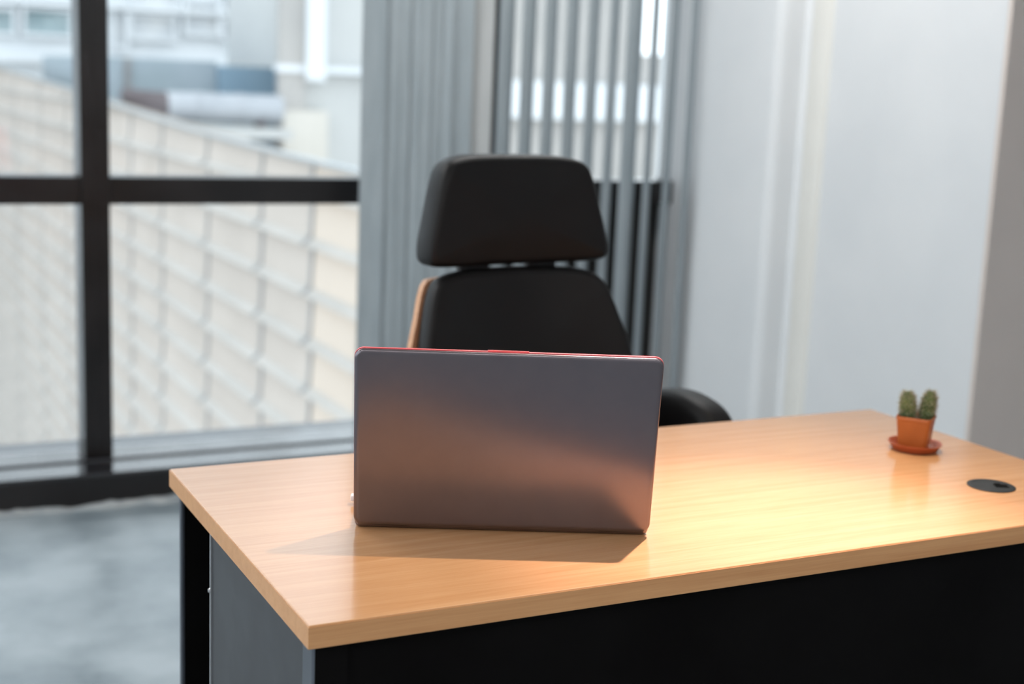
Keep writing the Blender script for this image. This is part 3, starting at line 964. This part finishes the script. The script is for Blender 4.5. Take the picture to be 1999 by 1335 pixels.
# round duct on the roof behind the clad wall
dz, dr = 0.63, 0.27
duct = empty('roof_duct', (6.4, 25, dz - dr - 0.03), 'fat grey metal duct lying on the roof behind the clad wall', 'duct')
bm = bmesh.new()
loft(bm, [circle((x, 25, dz), dr, 32, 'x') for x in (5.5, 7.7)])
for x in (6.1, 6.9):
    loft(bm, [circle((x - 0.03, 25, dz), dr + 0.02, 32, 'x'), circle((x + 0.03, 25, dz), dr + 0.02, 32, 'x')])
obj('pipe', bm, M['duct'], duct, smooth=True, auto=40)
bm = bmesh.new()
tube(bm, [(5.5, 25, dz), (5.25, 24.98, dz + 0.01), (4.98, 24.95, dz + 0.10), (4.72, 24.9, dz + 0.22)], [0.272, 0.268, 0.20, 0.11], 24)
finish(obj('elbow', bm, M['duct_end'], duct, smooth=True, auto=50), 'dark elbow at the left end of the duct')
for x in (5.6, 7.3):
    obj('support', B(x - 0.06, x + 0.06, 24.8, 25.2, dz - dr - 0.06, dz - dr + 0.06), M['duct_end'], duct)
# slate coloured plant room behind the duct
pr_ = empty('plant_room', (6.2, 30, ZG), 'low slate blue rooftop block behind the duct', 'building')
obj('wall', B(4.5, 7.0, 27, 33, ZG, 1.50), M['slate'], pr_)
finish(obj('wall', B(7.0, 8.24, 26.6, 33, ZG, 1.42), M['blue'], pr_), 'deeper blue wall at the right')
obj('roof_slab', B(4.5, 7.7, 24.2, 33.0, 0.10, 0.28), M['far_light'], pr_)
obj('downpipe', B(5.17, 5.27, 26.9, 27, 0.28, 1.5), M['joint'], pr_)
# pale stair tower right of the duct
tw = empty('stair_tower', (9.6, 28, ZG), 'pale grey stair tower right of the duct, seen beside the blind', 'building')
obj('wall', B(8.28, 12.2, 25.4, 31, ZG, 8), M['far_light'], tw)
finish(obj('recessed_bay', B(7.75, 8.25, 25.2, 25.42, ZG, 8), M['far_beige'], tw), 'beige grey bay')
finish(obj('column', B(8.25, 8.62, 25.05, 25.42, 1.2, 8), M['far_white'], tw), 'white upright column')
obj('column_base', B(7.8, 8.7, 25.1, 25.42, -1, 0.62), M['far_warm'], tw)
obj('band', B(7.7, 12.2, 25.15, 25.42, 1.35, 1.48), M['far_white'], tw)
# long beige block seen between the blind slats
bb = empty('beige_block', (15, 28, ZG), 'beige block with a white band, seen between the open slats', 'building')
obj('wall', B(12.25, 15.8, 25.4, 31, ZG, 6.5), M['far_beige'], bb)
finish(obj('low_wall', B(15.8, 24, 25.4, 31, ZG, 2.05), M['far_beige'], bb), 'lower wing on the right')
finish(obj('parapet_band', B(12.25, 24, 25.1, 25.4, 0.6, 1.38), M['far_white'], bb), 'white band')
# far white building with window grid
fb = empty('white_office_building', (0, 44, ZG), 'far white building with rows of windows above the clad wall', 'building')
obj('wall', B(-16, 13.5, 44.3, 52, ZG, 15), M['far_white'], fb)
for zr in range(8):
    obj('ledge', B(-16, 13.4, 43.9, 44.3, 1.35 + zr * 1.72, 1.55 + zr * 1.72), M['far_white'], fb)
# windows: (x0, x1, z0, z1, glass)
WIN = [(4.75, 5.25, 2.22, 2.85, 'far_glass'), (5.62, 6.92, 2.23, 2.92, 'far_glass'), (12.57, 13.27, 3.30, 3.62, 'far_glass'), (12.57, 13.27, 2.41, 2.96, 'far_glass'),
       (12.57, 13.27, 1.86, 2.06, 'far_glass'), (11.70, 12.13, 3.2, 3.75, 'far_dark'), (11.70, 12.13, 2.42, 2.92, 'far_dark'), (8.28, 8.58, 1.97, 3.3, 'far_pane'), (8.8, 10.1, 2.28, 2.92, 'far_pane'),
       (10.5, 11.5, 2.5, 3.4, 'far_pane'), (8.9, 10.2, 3.3, 4.0, 'far_pane'), (2.2, 3.4, 2.2, 2.9, 'far_glass'), (0.2, 1.4, 2.2, 2.9, 'far_glass'), (-2, -0.8, 2.2, 2.9, 'far_glass'),
       (4.75, 6.9, 4.0, 4.7, 'far_glass'), (2.2, 3.4, 4.0, 4.7, 'far_glass')]
for x0, x1, z0, z1, g_ in WIN:
    bm = bmesh.new()
    for a, b, c, d in ((x0 - 0.1, x0, z0 - 0.1, z1 + 0.1), (x1, x1 + 0.1, z0 - 0.1, z1 + 0.1), (x0, x1, z1, z1 + 0.1), (x0, x1, z0 - 0.1, z0)):
        box(bm, a, b, 44.0, 44.3, c, d)
    wf = obj('window', bm, M['far_white'], fb)
    obj('pane', B(x0, x1, 44.2, 44.25, z0, z1), M[g_], wf)
